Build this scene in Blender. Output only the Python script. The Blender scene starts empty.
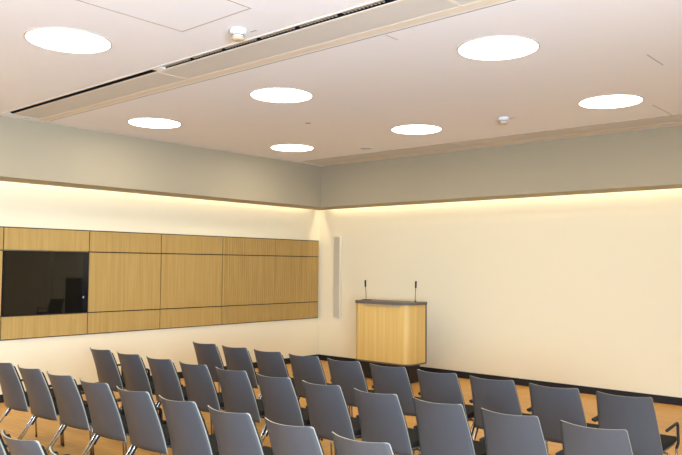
import bpy, bmesh, math, random
from mathutils import Vector, Matrix
random.seed(7)
scene = bpy.context.scene
COL = scene.collection

# ------------------------------------------------------------------ materials
def new_mat(name):
    m = bpy.data.materials.new(name); m.use_nodes = True
    nt = m.node_tree
    return m, nt, nt.nodes['Principled BSDF']

def paint(name, col, rough=0.6, spec=0.3, metal=0.0, bump=0.0, bscale=200.0, var=0.0):
    m, nt, b = new_mat(name)
    b.inputs['Base Color'].default_value = (*col, 1)
    b.inputs['Roughness'].default_value = rough
    b.inputs['Specular IOR Level'].default_value = spec
    b.inputs['Metallic'].default_value = metal
    if bump or var:
        tc = nt.nodes.new('ShaderNodeTexCoord'); n = nt.nodes.new('ShaderNodeTexNoise')
        n.inputs['Scale'].default_value = bscale; n.inputs['Detail'].default_value = 3
        nt.links.new(tc.outputs['Object'], n.inputs['Vector'])
        if bump:
            bp = nt.nodes.new('ShaderNodeBump'); bp.inputs['Strength'].default_value = bump
            bp.inputs['Distance'].default_value = 0.002
            nt.links.new(n.outputs['Fac'], bp.inputs['Height']); nt.links.new(bp.outputs['Normal'], b.inputs['Normal'])
        if var:
            r = nt.nodes.new('ShaderNodeValToRGB')
            r.color_ramp.elements[0].color = (*[c * (1 - var) for c in col], 1)
            r.color_ramp.elements[1].color = (*[min(1, c * (1 + var)) for c in col], 1)
            nt.links.new(n.outputs['Fac'], r.inputs['Fac']); nt.links.new(r.outputs['Color'], b.inputs['Base Color'])
    return m

def wood(name, dark, light, stretch, scale=1.0, rough=0.45, spec=0.3, piece=None):
    """veneer: noise stretched along one axis (stretch = per-axis frequency)"""
    m, nt, b = new_mat(name)
    tc = nt.nodes.new('ShaderNodeTexCoord'); mp = nt.nodes.new('ShaderNodeMapping')
    mp.inputs['Scale'].default_value = [s * scale for s in stretch]
    nt.links.new(tc.outputs['Object'], mp.inputs['Vector'])
    n = nt.nodes.new('ShaderNodeTexNoise'); n.inputs['Scale'].default_value = 1.0
    n.inputs['Detail'].default_value = 4; n.inputs['Roughness'].default_value = 0.6
    nt.links.new(mp.outputs['Vector'], n.inputs['Vector'])
    r = nt.nodes.new('ShaderNodeValToRGB')
    r.color_ramp.elements[0].position = 0.3; r.color_ramp.elements[1].position = 0.72
    r.color_ramp.elements[0].color = (*dark, 1); r.color_ramp.elements[1].color = (*light, 1)
    nt.links.new(n.outputs['Fac'], r.inputs['Fac'])
    nt.links.new(r.outputs['Color'], b.inputs['Base Color'])
    b.inputs['Roughness'].default_value = rough; b.inputs['Specular IOR Level'].default_value = spec
    return m

def emit(name, col, strength):
    m = bpy.data.materials.new(name); m.use_nodes = True
    nt = m.node_tree; nt.nodes.clear()
    o = nt.nodes.new('ShaderNodeOutputMaterial'); e = nt.nodes.new('ShaderNodeEmission')
    e.inputs['Color'].default_value = (*col, 1); e.inputs['Strength'].default_value = strength
    nt.links.new(e.outputs[0], o.inputs[0])
    return m

M = {}
M['wall'] = paint('wall_paint', (0.83, 0.745, 0.535), 0.75, 0.15, bump=0.08, bscale=120)
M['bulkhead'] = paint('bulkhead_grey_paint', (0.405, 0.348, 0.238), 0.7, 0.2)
M['ceiling'] = paint('ceiling_plaster', (0.87, 0.875, 0.905), 0.85, 0.1)
M['seam'] = paint('ceiling_joint', (0.50, 0.43, 0.36), 0.8, 0.1)
M['base'] = paint('baseboard_charcoal', (0.020, 0.018, 0.021), 0.55, 0.2)
M['cream'] = paint('diffuser_frame_cream', (0.80, 0.72, 0.59), 0.6, 0.2)
M['black'] = paint('black_gap', (0.010, 0.009, 0.009), 0.7, 0.1)
M['white'] = paint('white_plastic', (0.82, 0.82, 0.80), 0.4, 0.4)
M['tan'] = paint('tan_lens', (0.55, 0.42, 0.28), 0.4, 0.4)
M['lamp'] = emit('opal_lamp_glow', (1.0, 0.90, 0.75), 15.0)
M['ring'] = paint('lamp_ring', (0.62, 0.54, 0.44), 0.6, 0.2)
M['shell'] = paint('chair_grey_laminate', (0.066, 0.070, 0.078), 0.36, 0.5, var=0.04, bscale=6)
M['edge'] = paint('chair_plywood_edge', (0.33, 0.32, 0.25), 0.5, 0.3)
M['fabric'] = paint('chair_black_upholstery', (0.016, 0.015, 0.013), 0.9, 0.15, bump=0.3, bscale=600)
M['chrome'] = paint('chrome_tube', (0.36, 0.345, 0.33), 0.2, 0.5, 1.0)
M['rubber'] = paint('black_plastic', (0.012, 0.012, 0.012), 0.45, 0.4)
M['panel'] = wood('oak_panel_veneer', (0.385, 0.24, 0.068), (0.49, 0.325, 0.108), (30, 30, 0.9))
M['lectern'] = wood('lectern_oak_veneer', (0.60, 0.39, 0.115), (0.74, 0.52, 0.185), (17, 17, 0.35), rough=0.4)
M['lectern_grey'] = paint('lectern_grey_laminate', (0.125, 0.105, 0.09), 0.45, 0.3)
M['plinth'] = paint('lectern_dark_plinth', (0.022, 0.018, 0.016), 0.5, 0.3)
M['alu'] = paint('brushed_aluminium', (0.62, 0.60, 0.57), 0.35, 0.5, 0.8)
M['mic_stem'] = paint('microphone_stem_grey', (0.10, 0.09, 0.08), 0.4, 0.4, 0.5)
M['speaker_cloth'] = paint('speaker_grille_taupe', (0.56, 0.50, 0.385), 0.8, 0.2, bump=0.2, bscale=900)
M['speaker_case'] = paint('speaker_case_offwhite', (0.72, 0.66, 0.52), 0.55, 0.3)
M['glass'] = paint('screen_black_glass', (0.008, 0.007, 0.005), 0.02, 0.62)
M['bezel'] = paint('screen_black_bezel', (0.008, 0.008, 0.010), 0.12, 0.5)
M['led'] = emit('screen_status_led', (0.55, 0.75, 1.0), 0.6)

# perforated metal grille
m, nt, b = new_mat('perforated_grille_metal')
tc = nt.nodes.new('ShaderNodeTexCoord'); mp = nt.nodes.new('ShaderNodeMapping'); mp.inputs['Scale'].default_value = (120, 120, 120)
v = nt.nodes.new('ShaderNodeTexVoronoi'); v.inputs['Randomness'].default_value = 0.0; v.inputs['Scale'].default_value = 1.0
r = nt.nodes.new('ShaderNodeValToRGB')
r.color_ramp.elements[0].position = 0.26; r.color_ramp.elements[0].color = (0.30, 0.28, 0.25, 1)
r.color_ramp.elements[1].position = 0.32; r.color_ramp.elements[1].color = (0.66, 0.64, 0.60, 1)
nt.links.new(tc.outputs['Object'], mp.inputs[0]); nt.links.new(mp.outputs[0], v.inputs['Vector'])
nt.links.new(v.outputs['Distance'], r.inputs['Fac']); nt.links.new(r.outputs['Color'], b.inputs['Base Color'])
b.inputs['Roughness'].default_value = 0.6
M['grille'] = m

# oak strip parquet
m, nt, b = new_mat('oak_strip_parquet')
tc = nt.nodes.new('ShaderNodeTexCoord'); mp = nt.nodes.new('ShaderNodeMapping')
mp.inputs['Rotation'].default_value = (0, 0, math.radians(0))
br = nt.nodes.new('ShaderNodeTexBrick')
br.inputs['Scale'].default_value = 1.0; br.inputs['Brick Width'].default_value = 0.42; br.inputs['Row Height'].default_value = 0.06
br.inputs['Mortar Size'].default_value = 0.0012; br.offset = 0.37
br.inputs['Color1'].default_value = (0.61, 0.335, 0.085, 1); br.inputs['Color2'].default_value = (0.54, 0.28, 0.068, 1)
br.inputs['Mortar'].default_value = (0.27, 0.135, 0.04, 1)
mp2 = nt.nodes.new('ShaderNodeMapping'); mp2.inputs['Scale'].default_value = (5, 70, 1)
n = nt.nodes.new('ShaderNodeTexNoise'); n.inputs['Scale'].default_value = 1.0; n.inputs['Detail'].default_value = 4
mix = nt.nodes.new('ShaderNodeMixRGB'); mix.blend_type = 'MULTIPLY'; mix.inputs[0].default_value = 0.45
r = nt.nodes.new('ShaderNodeValToRGB'); r.color_ramp.elements[0].color = (0.6, 0.55, 0.5, 1); r.color_ramp.elements[1].color = (1.15, 1.12, 1.1, 1)
nt.links.new(tc.outputs['Object'], mp.inputs[0]); nt.links.new(mp.outputs[0], br.inputs['Vector'])
nt.links.new(tc.outputs['Object'], mp2.inputs[0]); nt.links.new(mp2.outputs[0], n.inputs['Vector'])
nt.links.new(n.outputs['Fac'], r.inputs['Fac'])
nt.links.new(br.outputs['Color'], mix.inputs[1]); nt.links.new(r.outputs['Color'], mix.inputs[2])
nt.links.new(mix.outputs[0], b.inputs['Base Color'])
b.inputs['Roughness'].default_value = 0.42; b.inputs['Specular IOR Level'].default_value = 0.35
M['floor'] = m

# window glass: clear sheet that lets daylight through
m = bpy.data.materials.new('window_glass'); m.use_nodes = True; nt = m.node_tree; nt.nodes.clear()
o = nt.nodes.new('ShaderNodeOutputMaterial'); mx = nt.nodes.new('ShaderNodeMixShader'); mx.inputs[0].default_value = 0.06
t = nt.nodes.new('ShaderNodeBsdfTransparent'); g = nt.nodes.new('ShaderNodeBsdfGlossy'); g.inputs['Roughness'].default_value = 0.02
nt.links.new(t.outputs[0], mx.inputs[1]); nt.links.new(g.outputs[0], mx.inputs[2]); nt.links.new(mx.outputs[0], o.inputs[0])
M['window_glass'] = m

# ------------------------------------------------------------------ mesh helpers
def box(bm, lo, hi, mi=0, bevel=0.0, seg=2):
    ret = bmesh.ops.create_cube(bm, size=1.0)
    vs = ret['verts']
    for v in vs:
        v.co = Vector([lo[i] + (v.co[i] + 0.5) * (hi[i] - lo[i]) for i in range(3)])
    fs = set(f for v in vs for f in v.link_faces)
    for f in fs: f.material_index = mi
    if bevel:
        es = list(set(e for v in vs for e in v.link_edges))
        res = bmesh.ops.bevel(bm, geom=es, offset=bevel, segments=seg, affect='EDGES', profile=0.6)
        for f in res['faces']: f.material_index = mi

def tube(bm, pts, rad, n=10, mi=0, cap=True):
    """round tube along a polyline; rad is a number or one per point"""
    pts = [Vector(p) for p in pts]
    rads = rad if isinstance(rad, (list, tuple)) else [rad] * len(pts)
    rings = []
    up = None
    for i, p in enumerate(pts):
        d = (pts[min(i + 1, len(pts) - 1)] - pts[max(i - 1, 0)]).normalized()
        if up is None:
            a = Vector((1, 0, 0)) if abs(d.x) < 0.8 else Vector((0, 0, 1))
            up = (a - d * a.dot(d)).normalized()
        else:
            up = (up - d * up.dot(d)).normalized()
        s = d.cross(up)
        rings.append([bm.verts.new(p + rads[i] * (math.cos(2 * math.pi * k / n) * up + math.sin(2 * math.pi * k / n) * s)) for k in range(n)])
    for a, c in zip(rings, rings[1:]):
        for k in range(n):
            f = bm.faces.new((a[k], a[(k + 1) % n], c[(k + 1) % n], c[k])); f.material_index = mi; f.smooth = True
    if cap:
        bm.faces.new(rings[0][::-1]).material_index = mi
        bm.faces.new(rings[-1]).material_index = mi

def fillet(pts, r=0.03, n=5):
    """round the inner corners of a polyline"""
    pts = [Vector(p) for p in pts]; out = [pts[0]]
    for a, b_, c in zip(pts, pts[1:], pts[2:]):
        d1 = (a - b_); d2 = (c - b_); rr = min(r, d1.length * .45, d2.length * .45)
        p, q = b_ + d1.normalized() * rr, b_ + d2.normalized() * rr
        for k in range(n + 1):
            t = k / n
            out.append(p * (1 - t) ** 2 + b_ * 2 * t * (1 - t) + q * t * t)
    out.append(pts[-1]); return out

def lathe(bm, profile, centre=(0, 0, 0), n=32, mi=0):
    """profile: list of (radius, z)"""
    c = Vector(centre); rings = []
    for r_, z in profile:
        rings.append([bm.verts.new(c + Vector((r_ * math.cos(2 * math.pi * k / n), r_ * math.sin(2 * math.pi * k / n), z))) for k in range(n)])
    for a, d in zip(rings, rings[1:]):
        for k in range(n):
            f = bm.faces.new((a[k], a[(k + 1) % n], d[(k + 1) % n], d[k])); f.material_index = mi; f.smooth = True
    bm.faces.new(rings[0][::-1]).material_index = mi; bm.faces.new(rings[-1]).material_index = mi

def prism(bm, outline, z0, z1, mi=0):
    lo = [bm.verts.new((x, y, z0)) for x, y in outline]; hi = [bm.verts.new((x, y, z1)) for x, y in outline]
    n = len(outline)
    for k in range(n):
        bm.faces.new((lo[k], lo[(k + 1) % n], hi[(k + 1) % n], hi[k])).material_index = mi
    bm.faces.new(lo[::-1]).material_index = mi; bm.faces.new(hi).material_index = mi

def obj(name, bm, mats, parent=None, loc=None):
    bmesh.ops.recalc_face_normals(bm, faces=bm.faces)
    me = bpy.data.meshes.new(name); bm.to_mesh(me); bm.free()
    for mm in (mats if isinstance(mats, (list, tuple)) else [mats]): me.materials.append(mm)
    o = bpy.data.objects.new(name, me); COL.objects.link(o)
    if parent: o.parent = parent
    if loc: o.location = loc
    return o

def tag(o, label, cat, group=None):
    o['label'] = label; o['category'] = cat
    if group: o['group'] = group
    return o

def thing(name, label, cat, loc=(0, 0, 0), group=None):
    o = bpy.data.objects.new(name, None); COL.objects.link(o); o.location = loc
    o.empty_display_size = 0.1
    return tag(o, label, cat, group)

def struct(name, bm, mats, parent=None):
    o = obj(name, bm, mats, parent)
    if parent is None: o['kind'] = 'structure'
    return o

def simple(fn, *a, **k):
    bm = bmesh.new(); fn(bm, *a, **k); return bm

def dup(root, loc, label, group=None):
    c = root.copy(); COL.objects.link(c); c.location = loc; c['label'] = label
    if group: c['group'] = group
    for ch in list(root.children):
        d = ch.copy(); COL.objects.link(d); d.parent = c
        for g in list(ch.children):
            e = g.copy(); COL.objects.link(e); e.parent = d
    return c

# ------------------------------------------------------------------ room shell
CZ = 3.485          # ceiling
BZ = 2.767          # underside of the bulkheads
OFF = 0.60          # bulkhead face, from the wall
GAP = 0.10         # light cove between bulkhead and wall
XR, YR = 10.6, -15.0
SX0, SX1 = 0.78, 9.66           # main ceiling diffuser
SLOT0, SLOT1 = -6.21, -6.135    # its open slot

struct('floor', simple(box, (-0.2, YR - 0.2, -0.1), (XR + 0.2, 0.2, 0)), M['floor'])
bm = bmesh.new()                # ceiling with an opening for the diffuser slot
box(bm, (-0.2, YR - 0.2, CZ), (XR + 0.2, SLOT0, CZ + 0.1)); box(bm, (-0.2, SLOT1, CZ), (XR + 0.2, 0.2, CZ + 0.1))
box(bm, (-0.2, SLOT0, CZ), (SX0, SLOT1, CZ + 0.1)); box(bm, (SX1, SLOT0, CZ), (XR + 0.2, SLOT1, CZ + 0.1))
struct('ceiling', bm, M['ceiling'])
struct('wall_left', simple(box, (-0.2, YR - 0.2, -0.1), (0, 0.2, CZ + 0.1)), M['wall'])
struct('wall_back', simple(box, (0, 0, -0.1), (XR, 0.2, CZ + 0.1)), M['wall'])
struct('wall_rear', simple(box, (0, YR - 0.2, -0.1), (XR, YR, CZ + 0.1)), M['wall'])
# right wall, out of the picture: two large windows beside and behind the camera
bm = bmesh.new()
WZ0, WZ1 = 0.9, 2.6
wins = [(-10.6, -8.4), (-13.2, -11.0)]
box(bm, (XR, YR - 0.2, -0.1), (XR + 0.2, 0.2, WZ0)); box(bm, (XR, YR - 0.2, WZ1), (XR + 0.2, 0.2, CZ + 0.1))
for a, c in ((YR - 0.2, -13.2), (-11.0, -10.6), (-8.4, 0.2)): box(bm, (XR, a, WZ0), (XR + 0.2, c, WZ1))
struct('wall_right', bm, M['wall'])
for i, (a, c) in enumerate(wins):
    bm = bmesh.new(); mid = (a + c) / 2
    for y in (a, mid - 0.03, c - 0.06): box(bm, (XR + 0.07, y, WZ0), (XR + 0.13, y + 0.06, WZ1))
    for z in (WZ0, WZ1 - 0.06): box(bm, (XR + 0.07, a + 0.06, z), (XR + 0.13, c - 0.06, z + 0.06))
    w = struct('window_%d' % (i + 1), bm, M['white'])
    obj('window_pane', simple(box, (XR + 0.098, a + 0.06, WZ0 + 0.06), (XR + 0.102, c - 0.06, WZ1 - 0.06)), M['window_glass'], w)

# bulkheads: boxes dropped from the ceiling, standing off the wall by the cove gap
box_l = simple(box, (GAP, YR, BZ), (OFF, -GAP, CZ)); struct('trim_1', box_l, M['bulkhead'])
box_b = simple(box, (OFF, -OFF, BZ), (XR, -GAP, CZ)); struct('trim_2', box_b, M['bulkhead'])
struct('baseboard_left', simple(box, (0, YR, 0), (0.014, 0, 0.1)), M['base'])
struct('baseboard_back', simple(box, (0.014, -0.014, 0), (XR, 0, 0.1)), M['base'])
struct('trim_3', simple(box, (10.22, -0.12, 0.1), (XR, 0, BZ - 0.02)), M['wall'])   # pilaster in the far right corner

# ceiling joints
bm = bmesh.new(); box(bm, (5.925, -5.62, CZ - 0.0015), (5.935, -5.47, CZ)); struct('trim_4', bm, M['seam'])
bm = bmesh.new(); box(bm, (7.247, -3.86, CZ - 0.0015), (7.257, -3.46, CZ)); struct('trim_5', bm, M['seam'])
bm = bmesh.new(); box(bm, (6.665, -1.95, CZ - 0.0015), (6.675, -1.30, CZ)); struct('trim_6', bm, M['seam'])

# ------------------------------------------------------------------ ceiling services
# long air diffuser across the ceiling
d = thing('ceiling_diffuser', 'long strip air diffuser with black slot crossing the ceiling', 'air vent', (0, 0, CZ))
bm = bmesh.new(); t_ = 0.006
box(bm, (SX0, SLOT0 - 0.016, -t_), (SX1, SLOT0, 0)); box(bm, (SX0, SLOT1, -t_), (SX1, SLOT1 + 0.022, 0))
box(bm, (SX0 - 0.03, SLOT0 - 0.016, -t_), (SX0, -5.70, 0)); box(bm, (SX1, SLOT0 - 0.016, -t_), (SX1 + 0.03, -5.70, 0))
box(bm, (SX0, -5.79, -t_), (SX1, -5.70, 0))
obj('frame', bm, M['cream'], d)
bm = bmesh.new(); box(bm, (SX0, -5.70, -t_), (SX1, -5.665, 0)); obj('edge_trim', bm, M['white'], d)
bm = bmesh.new(); box(bm, (SX0, -5.665, -0.003), (SX1, -5.65, 0)); obj('shadow_gap', bm, M['black'], d)
bm = bmesh.new()                                   # black channel above the slot
box(bm, (SX0, SLOT0 - 0.01, 0.09), (SX1, SLOT1 + 0.01, 0.10)); box(bm, (SX0, SLOT0, 0.0), (SX1, SLOT0 + 0.002, 0.09)); box(bm, (SX0, SLOT1 - 0.002, 0.0), (SX1, SLOT1, 0.09))
obj('slot_channel', bm, M['black'], d)
x = 3.88
while x < SX1 - 0.4:                               # air vanes in the slot, blade rows of 0.4 m
    bm = bmesh.new(); y_ = SLOT0 + 0.02
    box(bm, (x, y_, 0.006), (x + 0.36, y_ + 0.006, 0.014))
    for k in range(11): box(bm, (x + k * 0.034, y_ - 0.004, 0.004), (x + k * 0.034 + 0.016, SLOT1 - 0.018, 0.018))
    obj('slot_vane', bm, M['alu'], d); x += 0.42
for xx in (3.745,): obj('slot_bridge', simple(box, (xx, SLOT0 + 0.002, -0.004), (xx + 0.11, SLOT1 - 0.002, 0.03)), M['white'], d)
obj('slot_end_cap', simple(box, (SX0 - 0.02, SLOT0 + 0.002, -0.0075), (SX0 + 0.06, SLOT1 - 0.002, 0.0)), M['white'], d)
js = [SX0, 3.71, 6.69, SX1]
for a, c in zip(js, js[1:]):
    obj('perforated_panel', simple(box, (a + 0.012, SLOT1 + 0.022, -0.004), (c - 0.012, -5.79, 0)), M['grille'], d)
for a in js[1:-1]:
    obj('cross_bar', simple(box, (a - 0.012, SLOT1 + 0.022, -t_), (a + 0.012, -5.79, 0)), M['cream'], d)

# air diffuser along the back bulkhead
d = thing('ceiling_diffuser', 'strip air diffuser running along the back bulkhead of the ceiling', 'air vent', (0, 0, CZ))
BX0, BX1 = 0.80, 9.9
bm = bmesh.new(); box(bm, (BX0, -1.275, -0.004), (BX1, -1.258, 0)); obj('shadow_gap', bm, M['seam'], d)
bm = bmesh.new()
box(bm, (BX0, -0.86, -t_), (BX1, -0.70, 0)); box(bm, (BX0 - 0.03, -1.275, -t_), (BX0, -0.70, 0)); box(bm, (BX1, -1.275, -t_), (BX1 + 0.03, -0.70, 0))
obj('frame', bm, M['cream'], d)
js = [BX0, 3.73, 6.67, BX1]
for a, c in zip(js, js[1:]):
    obj('perforated_panel', simple(box, (a + 0.008, -1.258, -0.004), (c - 0.008, -0.86, 0)), M['grille'], d)

# access hatch
h = thing('access_hatch', 'square flush access hatch outlined in beige in the ceiling', 'hatch', (0, 0, CZ))
bm = bmesh.new(); hx0, hx1, hy0, hy1, w_ = 4.81, 5.585, -7.70, -6.655, 0.012
box(bm, (hx0, hy0, -0.002), (hx0 + w_, hy1, 0)); box(bm, (hx1 - w_, hy0, -0.002), (hx1, hy1, 0))
box(bm, (hx0 + w_, hy0, -0.002), (hx1 - w_, hy0 + w_, 0)); box(bm, (hx0 + w_, hy1 - w_, -0.002), (hx1 - w_, hy1, 0))
obj('frame', bm, M['seam'], h)
obj('cover_panel', simple(box, (hx0 + w_, hy0 + w_, -0.001), (hx1 - w_, hy1 - w_, 0)), M['ceiling'], h)

# detectors
def detector(x, y, label):
    t = thing('smoke_detector', label, 'detector', (x, y, CZ), 'white ceiling detectors')
    obj('base', simple(lathe, [(0.062, 0), (0.062, -0.022), (0.056, -0.034)], n=28), M['white'], t)
    obj('neck', simple(lathe, [(0.043, -0.030), (0.043, -0.058)], n=24), M['white'], t)
    obj('vent_ring', simple(lathe, [(0.0436, -0.042), (0.0436, -0.048)], n=24), M['rubber'], t)
    obj('sensor_cap', simple(lathe, [(0.05, -0.058), (0.048, -0.075), (0.03, -0.083)], n=24), M['tan'], t)
    bm = bmesh.new(); box(bm, (0.03, 0.085, -0.003), (0.10, 0.10, 0)); obj('tag_plate', bm, M['seam'], t)
    return t
detector(5.17, -6.42, 'white smoke detector on the ceiling between access hatch and long slotted air diffuser')
detector(5.13, -2.36, 'small white smoke detector on the ceiling between the two rightmost far round lamps')
tag(obj('sprinkler_cover', simple(lathe, [(0.035, 0), (0.033, -0.006)], n=20), M['seam'], loc=(3.127, -3.561, CZ)),
    'tiny flush round cap on the ceiling between the four middle lamps', 'sprinkler cap')
t = thing('ceiling_speaker', 'faint flat round speaker flush in the ceiling near the back corner', 'speaker', (2.487, -1.665, CZ))
obj('rim', simple(lathe, [(0.105, 0), (0.10, -0.006), (0.09, -0.006)], n=28), M['ceiling'], t)
obj('grille', simple(lathe, [(0.09, -0.002), (0.088, -0.008)], n=28), M['grille'], t)

# round lamps
lamps = [
 (3.95, -7.10, 'large round glowing ceiling lamp at upper left, left of the hatch, nearest lamp'),
 (1.66, -4.76, 'round glowing ceiling lamp nearest the left bulkhead, just beyond the long diffuser'),
 (3.925, -4.78, 'round glowing ceiling lamp beyond the long diffuser, middle of its row of three'),
 (6.41, -4.79, 'big round glowing ceiling lamp at upper right, beyond the long diffuser'),
 (1.65, -2.37, 'smallest round glowing ceiling lamp, close to the back corner of the room'),
 (3.92, -2.40, 'round glowing ceiling lamp in the middle of the farthest row of three'),
 (6.39, -2.39, 'round glowing ceiling lamp farthest right, near the back bulkhead'),
]
l0 = thing('ceiling_lamp', lamps[0][2], 'ceiling lamp', (lamps[0][0], lamps[0][1], CZ), 'round recessed ceiling lamps')
bm = bmesh.new()
N = 64
for (r0, z0), (r1, z1) in zip([(0.322, 0), (0.322, -0.006), (0.311, -0.008), (0.311, -0.001)], [(0.322, -0.006), (0.311, -0.008), (0.311, -0.001), (0.322, 0)]):
    for k in range(N):
        a, c = 2 * math.pi * k / N, 2 * math.pi * (k + 1) / N
        bm.faces.new([bm.verts.new((r * math.cos(q), r * math.sin(q), z)) for r, q, z in ((r0, a, z0), (r0, c, z0), (r1, c, z1), (r1, a, z1))])
bmesh.ops.remove_doubles(bm, verts=bm.verts, dist=1e-5)
obj('rim', bm, M['ring'], l0)
obj('diffuser', simple(lathe, [(0.3105, -0.001), (0.3105, -0.004), (0.30, -0.006)], n=N), M['lamp'], l0)
for x, y, lab in lamps[1:]: dup(l0, (x, y, CZ), lab)

# ------------------------------------------------------------------ left wall panelling and screen
pn = thing('wall_panelling', 'band of oak veneer panels with dark joints along the left wall', 'wall panelling')
PY0, DY = -0.045, 1.1725
ys = [PY0] + [-1.155 - DY * k for k in range(0, 6)]       # column joints
zs = [0.785, 1.073, 1.905, 2.192]                        # row joints
YE = ys[-1]
G = 0.007
TVC = 4                                                # column that holds the screen
bm = bmesh.new()
box(bm, (0, YE, zs[0] - 0.012), (0.02, ys[TVC + 1], zs[3] + 0.014)); box(bm, (0, ys[TVC], zs[0] - 0.012), (0.02, PY0 + 0.010, zs[3] + 0.014))
box(bm, (0, ys[TVC + 1], zs[0] - 0.012), (0.02, ys[TVC], zs[1])); box(bm, (0, ys[TVC + 1], zs[2]), (0.02, ys[TVC], zs[3] + 0.014))
obj('backing_board', bm, M['plinth'], pn)
for c in range(len(ys) - 1):
    y1, y0 = ys[c] - (G if c else 0), ys[c + 1] + (G if c not in (0,) else 0.002)
    for r_ in range(3):
        if c == TVC and r_ == 1: continue
        z0, z1 = zs[r_] + (G if r_ else 0), zs[r_ + 1] - (G if r_ < 2 else 0)
        bm = bmesh.new()
        if c < 2:                                      # finely slotted acoustic panels
            box(bm, (0.02, y0, z0), (0.026, y1, z1))
            n_ = int(round((y1 - y0) / 0.046)); p_ = (y1 - y0) / n_
            for k in range(n_):
                box(bm, (0.026, y0 + k * p_ + 0.004, z0), (0.036, y0 + (k + 1) * p_ - 0.004, z1))
            obj('slotted_panel', bm, M['panel'], pn)['label'] = 'finely slotted oak panel'
        else:
            box(bm, (0.02, y0, z0), (0.036, y1, z1), bevel=0.0015, seg=1)
            obj('plain_panel', bm, M['panel'], pn)

tv = thing('wall_screen', 'black glossy wall screen set flush into the left end of the wood panelling', 'screen')
ty0, ty1 = ys[TVC + 1] + 0.004, ys[TVC] - 0.004
tz0, tz1 = zs[1] + 0.003, zs[2] - 0.003
obj('housing', simple(box, (0, ty0, tz0), (0.028, ty1, tz1)), M['bezel'], tv)
obj('screen_glass', simple(box, (0.028, ty0 + 0.03, tz0 + 0.012), (0.034, ty1 - 0.078, tz1 - 0.012)), M['glass'], tv)
bm = bmesh.new()
box(bm, (0.028, ty0, tz0), (0.036, ty0 + 0.03, tz1)); box(bm, (0.028, ty1 - 0.078, tz0), (0.036, ty1, tz1))
box(bm, (0.028, ty0 + 0.03, tz0), (0.036, ty1 - 0.078, tz0 + 0.012)); box(bm, (0.028, ty0 + 0.03, tz1 - 0.012), (0.036, ty1 - 0.078, tz1))
bz = obj('bezel', bm, M['bezel'], tv)
obj('status_light', simple(box, (0.036, ty1 - 0.088 + 0.012, 1.275), (0.037, ty1 - 0.088 + 0.03, 1.30)), M['led'], bz)

# ------------------------------------------------------------------ column loudspeaker on back wall
sp = thing('column_speaker', 'slim tall grey column loudspeaker mounted on the back wall beside the corner', 'loudspeaker')
obj('case', simple(box, (0.428, -0.062, 0.812), (0.568, -0.012, 2.272), bevel=0.004), M['speaker_case'], sp)
obj('front_grille', simple(box, (0.431, -0.070, 0.822), (0.565, -0.062, 2.262), bevel=0.003), M['speaker_cloth'], sp)
for z in (1.05, 2.0): obj('wall_bracket', simple(box, (0.475, -0.012, z), (0.535, 0, z + 0.08)), M['white'], sp)

# ------------------------------------------------------------------ lectern
LX0, LX1, LY0, LY1 = 1.855, 2.935, -1.20, -0.77
def u_outline(x0, x1, y0, y1, r, n=10):
    o = [(x0, y1)]
    for k in range(n + 1):
        a = math.pi + (math.pi / 2) * k / n; o.append((x0 + r + r * math.cos(a), y0 + r + r * math.sin(a)))
    for k in range(n + 1):
        a = 1.5 * math.pi + (math.pi / 2) * k / n; o.append((x1 - r + r * math.cos(a), y0 + r + r * math.sin(a)))
    o.append((x1, y1)); return o
le = thing('lectern', 'wide oak lectern with rounded front corners and grey top, on dark plinth', 'lectern')
body = obj('body', simple(prism, u_outline(LX0, LX1, LY0, LY1, 0.14), 0.30, 1.165), M['lectern'], le)
obj('top', simple(prism, u_outline(LX0 - 0.018, LX1 + 0.018, LY0 - 0.018, LY1 + 0.02, 0.155), 1.165, 1.207), M['lectern_grey'], le)
obj('bottom_board', simple(prism, u_outline(LX0 - 0.004, LX1 + 0.004, LY0 - 0.004, LY1 + 0.02, 0.142), 0.278, 0.30), M['lectern_grey'], le)
obj('back_edge', simple(box, (LX0 - 0.010, LY1, 0.30), (LX1 + 0.010, LY1 + 0.02, 1.165)), M['lectern_grey'], le)
obj('plinth', simple(box, (LX0 + 0.02, -1.05, 0), (LX1 - 0.10, LY1 - 0.005, 0.278)), M['plinth'], le)
obj('front_rail', simple(box, (2.10, LY0 - 0.020, 1.138), (2.785, LY0, 1.156), bevel=0.003), M['alu'], le)
def mic(x, y, lean, label, plate):
    t = thing('gooseneck_microphone', label, 'microphone', (x, y, 1.207), 'gooseneck microphones on the lectern')
    if plate: obj('base_plate', simple(box, (-0.045, -0.05, 0), (0.075, 0.05, 0.014), bevel=0.004), M['rubber'], t)
    else: obj('base_ring', simple(lathe, [(0.016, 0), (0.016, 0.01), (0.008, 0.014)], n=16), M['rubber'], t)
    pts = [(0, 0, 0.012), (0.002 * lean, 0, 0.08), (-0.004 * lean, 0.0, 0.16), (-0.012 * lean, 0, 0.215)]
    st = obj('stem', simple(tube, pts, 0.0048, 8), M['mic_stem'], t)
    bm = bmesh.new(); tx = -0.012 * lean
    tube(bm, [(tx, 0, 0.205), (tx, 0, 0.213), (tx - 0.002 * lean, 0, 0.262), (tx - 0.003 * lean, 0, 0.308), (tx - 0.003 * lean, 0, 0.315)], [0.009, 0.0135, 0.0145, 0.0145, 0.008], 12)
    obj('capsule', bm, M['rubber'], t)
mic(2.0, -1.05, 1, 'gooseneck microphone on a flat base plate at left end of the lectern top', True)
mic(2.84, -0.90, -0.6, 'gooseneck microphone without plate at right end of the lectern top', False)

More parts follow.
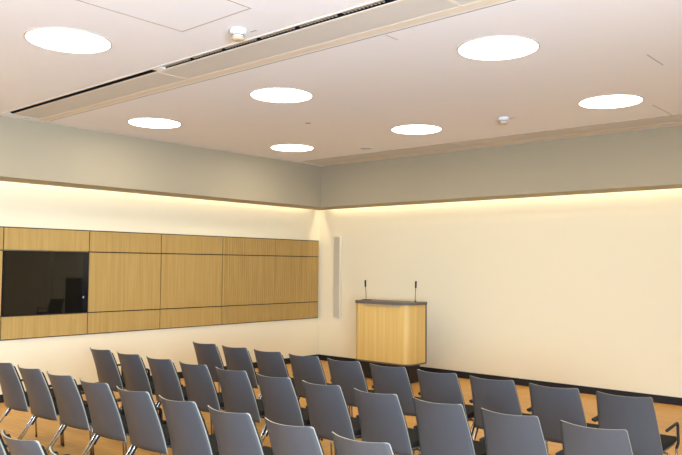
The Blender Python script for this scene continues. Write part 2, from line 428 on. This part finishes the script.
# ------------------------------------------------------------------ chairs
def make_chair(label):
    t = thing('conference_chair', label, 'chair', group='grey conference chairs in rows facing the lectern')
    # back shell: tapered, curved in plan, reclined; front of the shell is y+
    zt, zb, yt, yb, wt, wb = 0.83, 0.362, -0.330, -0.180, 0.398, 0.464
    def shell(th, off, zlo, zhi, inset, nu=16, nv=12, round_=0.015, edge_mi=0):
        bm = bmesh.new()
        def pt(u, v, d):
            z = zlo + (zhi - zlo) * v
            s = (z - zb) / (zt - zb)
            hw = (wb + (wt - wb) * s) / 2 - inset
            # rounded top corners
            x = u * hw
            zz = z
            if v > 0.9:
                zc = zhi - round_
                dd = max(0.0, (z - zc) / round_)
                hw2 = hw - round_ * (1 - math.sqrt(max(0, 1 - dd * dd)))
                x = u * hw2
            y = yb + (yt - yb) * s
            sag = 0.060 * (0.45 + 0.55 * s) * (1 - (x / (wt / 2)) ** 2)    # bulges to the rear in the middle
            prof = 0.012 * math.sin(math.pi * min(1, max(0, s)))           # slight lumbar curve
            dip = 0.008 * max(0, (s - 0.75) / 0.25) * (1 - (x / (wt / 2)) ** 2)   # top edge dips slightly
            return Vector((x, y - sag + prof + d, zz - dip))
        vv = [k / 9 * 0.9 for k in range(10)]
        h_ = zhi - zlo
        base = 1 - round_ / h_
        vv = [base * k / nv for k in range(nv + 1)] + [base + (1 - base) * q for q in (0.35, 0.65, 0.85, 0.95, 1.0)]
        us = [-1 + 2 * k / nu for k in range(nu + 1)]
        fr = [[bm.verts.new(pt(u, v, off + th)) for u in us] for v in vv]
        bk = [[bm.verts.new(pt(u, v, off)) for u in us] for v in vv]
        nv_ = len(vv)
        for j in range(nv_ - 1):
            for i in range(nu):
                for g, rev in ((fr, False), (bk, True)):
                    q = [g[j][i], g[j][i + 1], g[j + 1][i + 1], g[j + 1][i]]
                    f = bm.faces.new(q[::-1] if rev else q); f.smooth = True
        def rim(a, c):
            for k in range(len(a) - 1):
                f = bm.faces.new((a[k], a[k + 1], c[k + 1], c[k])); f.material_index = edge_mi
        rim(fr[0], bk[0]); rim(fr[-1], bk[-1])
        rim([r_[0] for r_ in fr], [r_[0] for r_ in bk]); rim([r_[-1] for r_ in fr], [r_[-1] for r_ in bk])
        return bm
    back = obj('backrest', shell(0.010, 0.0, zb, zt, 0.0, edge_mi=1), [M['shell'], M['edge']], t)
    obj('back_pad', shell(0.020, 0.010, 0.43, 0.80, 0.006), M['fabric'], back)
    # seat: upholstered pad on a ply pan, rounded front
    bm = bmesh.new(); box(bm, (-0.228, -0.168, 0.418), (0.228, 0.225, 0.462), bevel=0.014, seg=3); seat = obj('seat', bm, M['fabric'], t)
    bm = bmesh.new(); box(bm, (-0.220, -0.160, 0.404), (0.220, 0.20, 0.418)); obj('seat_pan', bm, [M['shell']], seat)
    bm = bmesh.new(); box(bm, (-0.20, -0.10, 0.385), (0.20, -0.07, 0.404)); box(bm, (-0.20, 0.09, 0.385), (0.20, 0.12, 0.404)); obj('under_frame', bm, M['rubber'], t)
    for s in (-1, 1):
        x = s * 0.2455
        # rear leg, raked to the rear
        rl = obj('rear_leg', simple(tube, fillet([(s * 0.19, -0.085, 0.394), (x, -0.075, 0.394), (x, -0.345, 0.012)], 0.03), 0.0085, 12), M['chrome'], t)
        p0, p1 = Vector((x, -0.075, 0.394)), Vector((x, -0.345, 0.012))
        a, c = p0.lerp(p1, 0.10), p0.lerp(p1, 0.37)
        off = Vector((0, 0.019, 0.006))
        bm = bmesh.new(); tube(bm, [a + off, c + off], 0.0125, 10)
        obj('linking_sleeve', bm, M['rubber'], rl)
        obj('foot', simple(tube, [p0.lerp(p1, 0.965), p0.lerp(p1, 1.0) - Vector((0, 0, 0.0))], 0.0095, 10), M['rubber'], rl)
        # front leg
        fl = obj('front_leg', simple(tube, [(x, 0.135, 0.40), (x, 0.165, 0.012)], 0.0085, 12), M['chrome'], t)
        obj('foot', simple(tube, [(x, 0.1643, 0.02), (x, 0.1655, 0.0005)], 0.0095, 10), M['rubber'], fl)
        # armrest: bar that rises from the front leg and turns back
        ax = s * 0.2590
        ar = obj('armrest', simple(tube, fillet([(x, 0.137, 0.392), (ax, 0.136, 0.43), (ax, 0.126, 0.586), (ax, -0.180, 0.577)], 0.03), 0.0110, 12), M['rubber'], t)
    return t

rows = [('A', 2.145 + 0.194, -4.164, 10, 0.5445),
        ('B', 1.845 + 0.194, -5.329, 11, 0.5455),
        ('C', 2.12 + 0.194, -6.501, 9, 0.5475),
        ('D', 4.60 + 0.194, -7.715, 3, 0.542)]
ords = ['leftmost', 'second', 'third', 'fourth', 'fifth', 'sixth', 'seventh', 'eighth', 'ninth', 'tenth', 'eleventh']
rowdesc = {'A': 'front row, nearest the lectern', 'B': 'second row from the lectern', 'C': 'third row from the lectern', 'D': 'rearmost row, cut by the bottom edge'}
def chair_label(r, i, n):
    if r == 'A' and i == n - 1: return 'grey chair at right end of the front row, its whole black armrest showing'
    if r == 'B' and i == n - 1: return 'grey chair at right end of the second row from the lectern'
    if r == 'A' and i == 0: return 'grey chair at left end of the front row, backed by cream left wall'
    if r == 'B' and i == 0: return 'grey chair at left end of the second row, standing against cream wall'
    if r == 'C' and i == 0: return 'grey chair at left end of the third row, cut by the left picture edge'
    if r == 'C' and i == n - 1: return 'last visible grey chair at right of the third row, only its top corner showing'
    if r == 'D' and i == 0: return 'chair in the bottom left corner, only a sliver of its grey back showing'
    if r == 'D' and i == 1: return 'grey chair second from left in the rearmost row, lower left of the picture'
    if r == 'D' and i == 2: return 'chair third from left in the rearmost row, only its top edge showing'
    side = '%s grey chair from the left in the %s' % (ords[i], rowdesc[r]) if i <= n // 2 else '%s grey chair from the right in the %s' % (ords[n - 1 - i], rowdesc[r])
    return side
first = None
for r, x0, y, n, P in rows:
    for i in range(n):
        loc = (x0 + P * i, y, 0.0); lab = chair_label(r, i, n)
        if first is None:
            first = make_chair(lab); first.location = loc
            c = first
        else: c = dup(first, loc, lab)
        c.rotation_euler = (0, 0, math.radians({'A': 3.0, 'B': 1.2, 'C': 1.2, 'D': 0.5}[r]))

# furniture at the back wall that the photograph shows only as a reflection in the screen
cb = thing('equipment_cabinet', 'tall dark equipment cabinet by the back wall, seen mirrored in the wall screen', 'cabinet', (8.33, -0.24, 0))
obj('body', simple(box, (-0.36, -0.19, 0.04), (0.36, 0.20, 1.37), bevel=0.004), M['rubber'], cb)
obj('plinth', simple(box, (-0.33, -0.16, 0), (0.33, 0.18, 0.04)), M['black'], cb)
dr = obj('door', simple(box, (-0.345, -0.208, 0.07), (0.345, -0.19, 1.34), bevel=0.003), M['bezel'], cb)
obj('handle', simple(tube, fillet([(0.29, -0.208, 0.66), (0.29, -0.238, 0.66), (0.29, -0.238, 0.82), (0.29, -0.208, 0.82)], 0.01), 0.006, 8), M['chrome'], dr)
ch = dup(first, (9.15, -0.62, 0), 'grey chair beside the dark cabinet, seen mirrored in the wall screen')
ch.rotation_euler = (0, 0, math.radians(-100))

# ------------------------------------------------------------------ light
def area(name, loc, size, power, col, rot=(0, 0, 0), shape='DISK', sy=None, spread=None):
    L = bpy.data.lights.new(name, 'AREA'); L.shape = shape; L.size = size
    if sy: L.size_y = sy
    L.energy = power; L.color = col
    if spread: L.spread = spread
    o = bpy.data.objects.new(name, L); COL.objects.link(o); o.location = loc; o.rotation_euler = rot
    return o
WARM = (1.0, 0.90, 0.75)
# the lamps of the same ceiling grid that hang outside the picture
for k, (x, y) in enumerate([(1.66, -7.1), (6.41, -7.1), (8.8, -4.79), (8.8, -7.1), (3.95, -9.5), (6.41, -9.5), (8.8, -9.5), (3.95, -12.5), (8.0, -12.5)]):
    area('ceiling_lamp_light', (x, y, CZ - 0.012), 0.636, 15.0 * math.pi * math.pi * 0.318 ** 2, WARM)
# light strips inside the coves, shining down the walls
COVE = (1.0, 0.86, 0.66)
area('cove_light', (0.042, (YR - 0.2) / 2, 2.95), 0.05, 46, COVE, shape='RECTANGLE', sy=abs(YR) - 0.4)
area('cove_light', (XR / 2 + 0.1, -0.042, 2.95), XR - 0.4, 42, COVE, shape='RECTANGLE', sy=0.05)
# daylight at the rear windows
for a, c in wins:
    area('window_daylight', (XR + 0.5, (a + c) / 2, 1.65), 2.1, 700, (0.52, 0.72, 1.0), rot=(math.radians(110), 0, math.radians(60)), shape='RECTANGLE', sy=1.7)

w = bpy.data.worlds.new('sky'); scene.world = w; w.use_nodes = True
bg = w.node_tree.nodes['Background']; bg.inputs[0].default_value = (0.6, 0.75, 1.0, 1); bg.inputs[1].default_value = 0.6

# ------------------------------------------------------------------ camera
yaw, pitch, roll = math.radians(41.39887958), math.radians(2.99721877), math.radians(0.4639775)
f_ = Vector((-math.sin(yaw) * math.cos(pitch), math.cos(yaw) * math.cos(pitch), math.sin(pitch)))
r0 = Vector((math.cos(yaw), math.sin(yaw), 0)); u0 = r0.cross(f_)
r2 = math.cos(roll) * r0 + math.sin(roll) * u0; u2 = -math.sin(roll) * r0 + math.cos(roll) * u0
cam = bpy.data.cameras.new('camera'); co = bpy.data.objects.new('camera', cam); COL.objects.link(co)
mw = Matrix((r2, u2, -f_)).transposed().to_4x4(); mw.translation = Vector((9.22654928, -9.853724, 1.75))
co.matrix_world = mw
cam.sensor_width = 36.0; cam.lens = 36.0 * 722.1416 / 682.0; cam.clip_end = 100
scene.camera = co

vs = scene.view_settings
vs.view_transform = 'Standard'; vs.look = 'None'; vs.gamma = 1.0; vs.use_curve_mapping = False
vs.exposure = 0.38
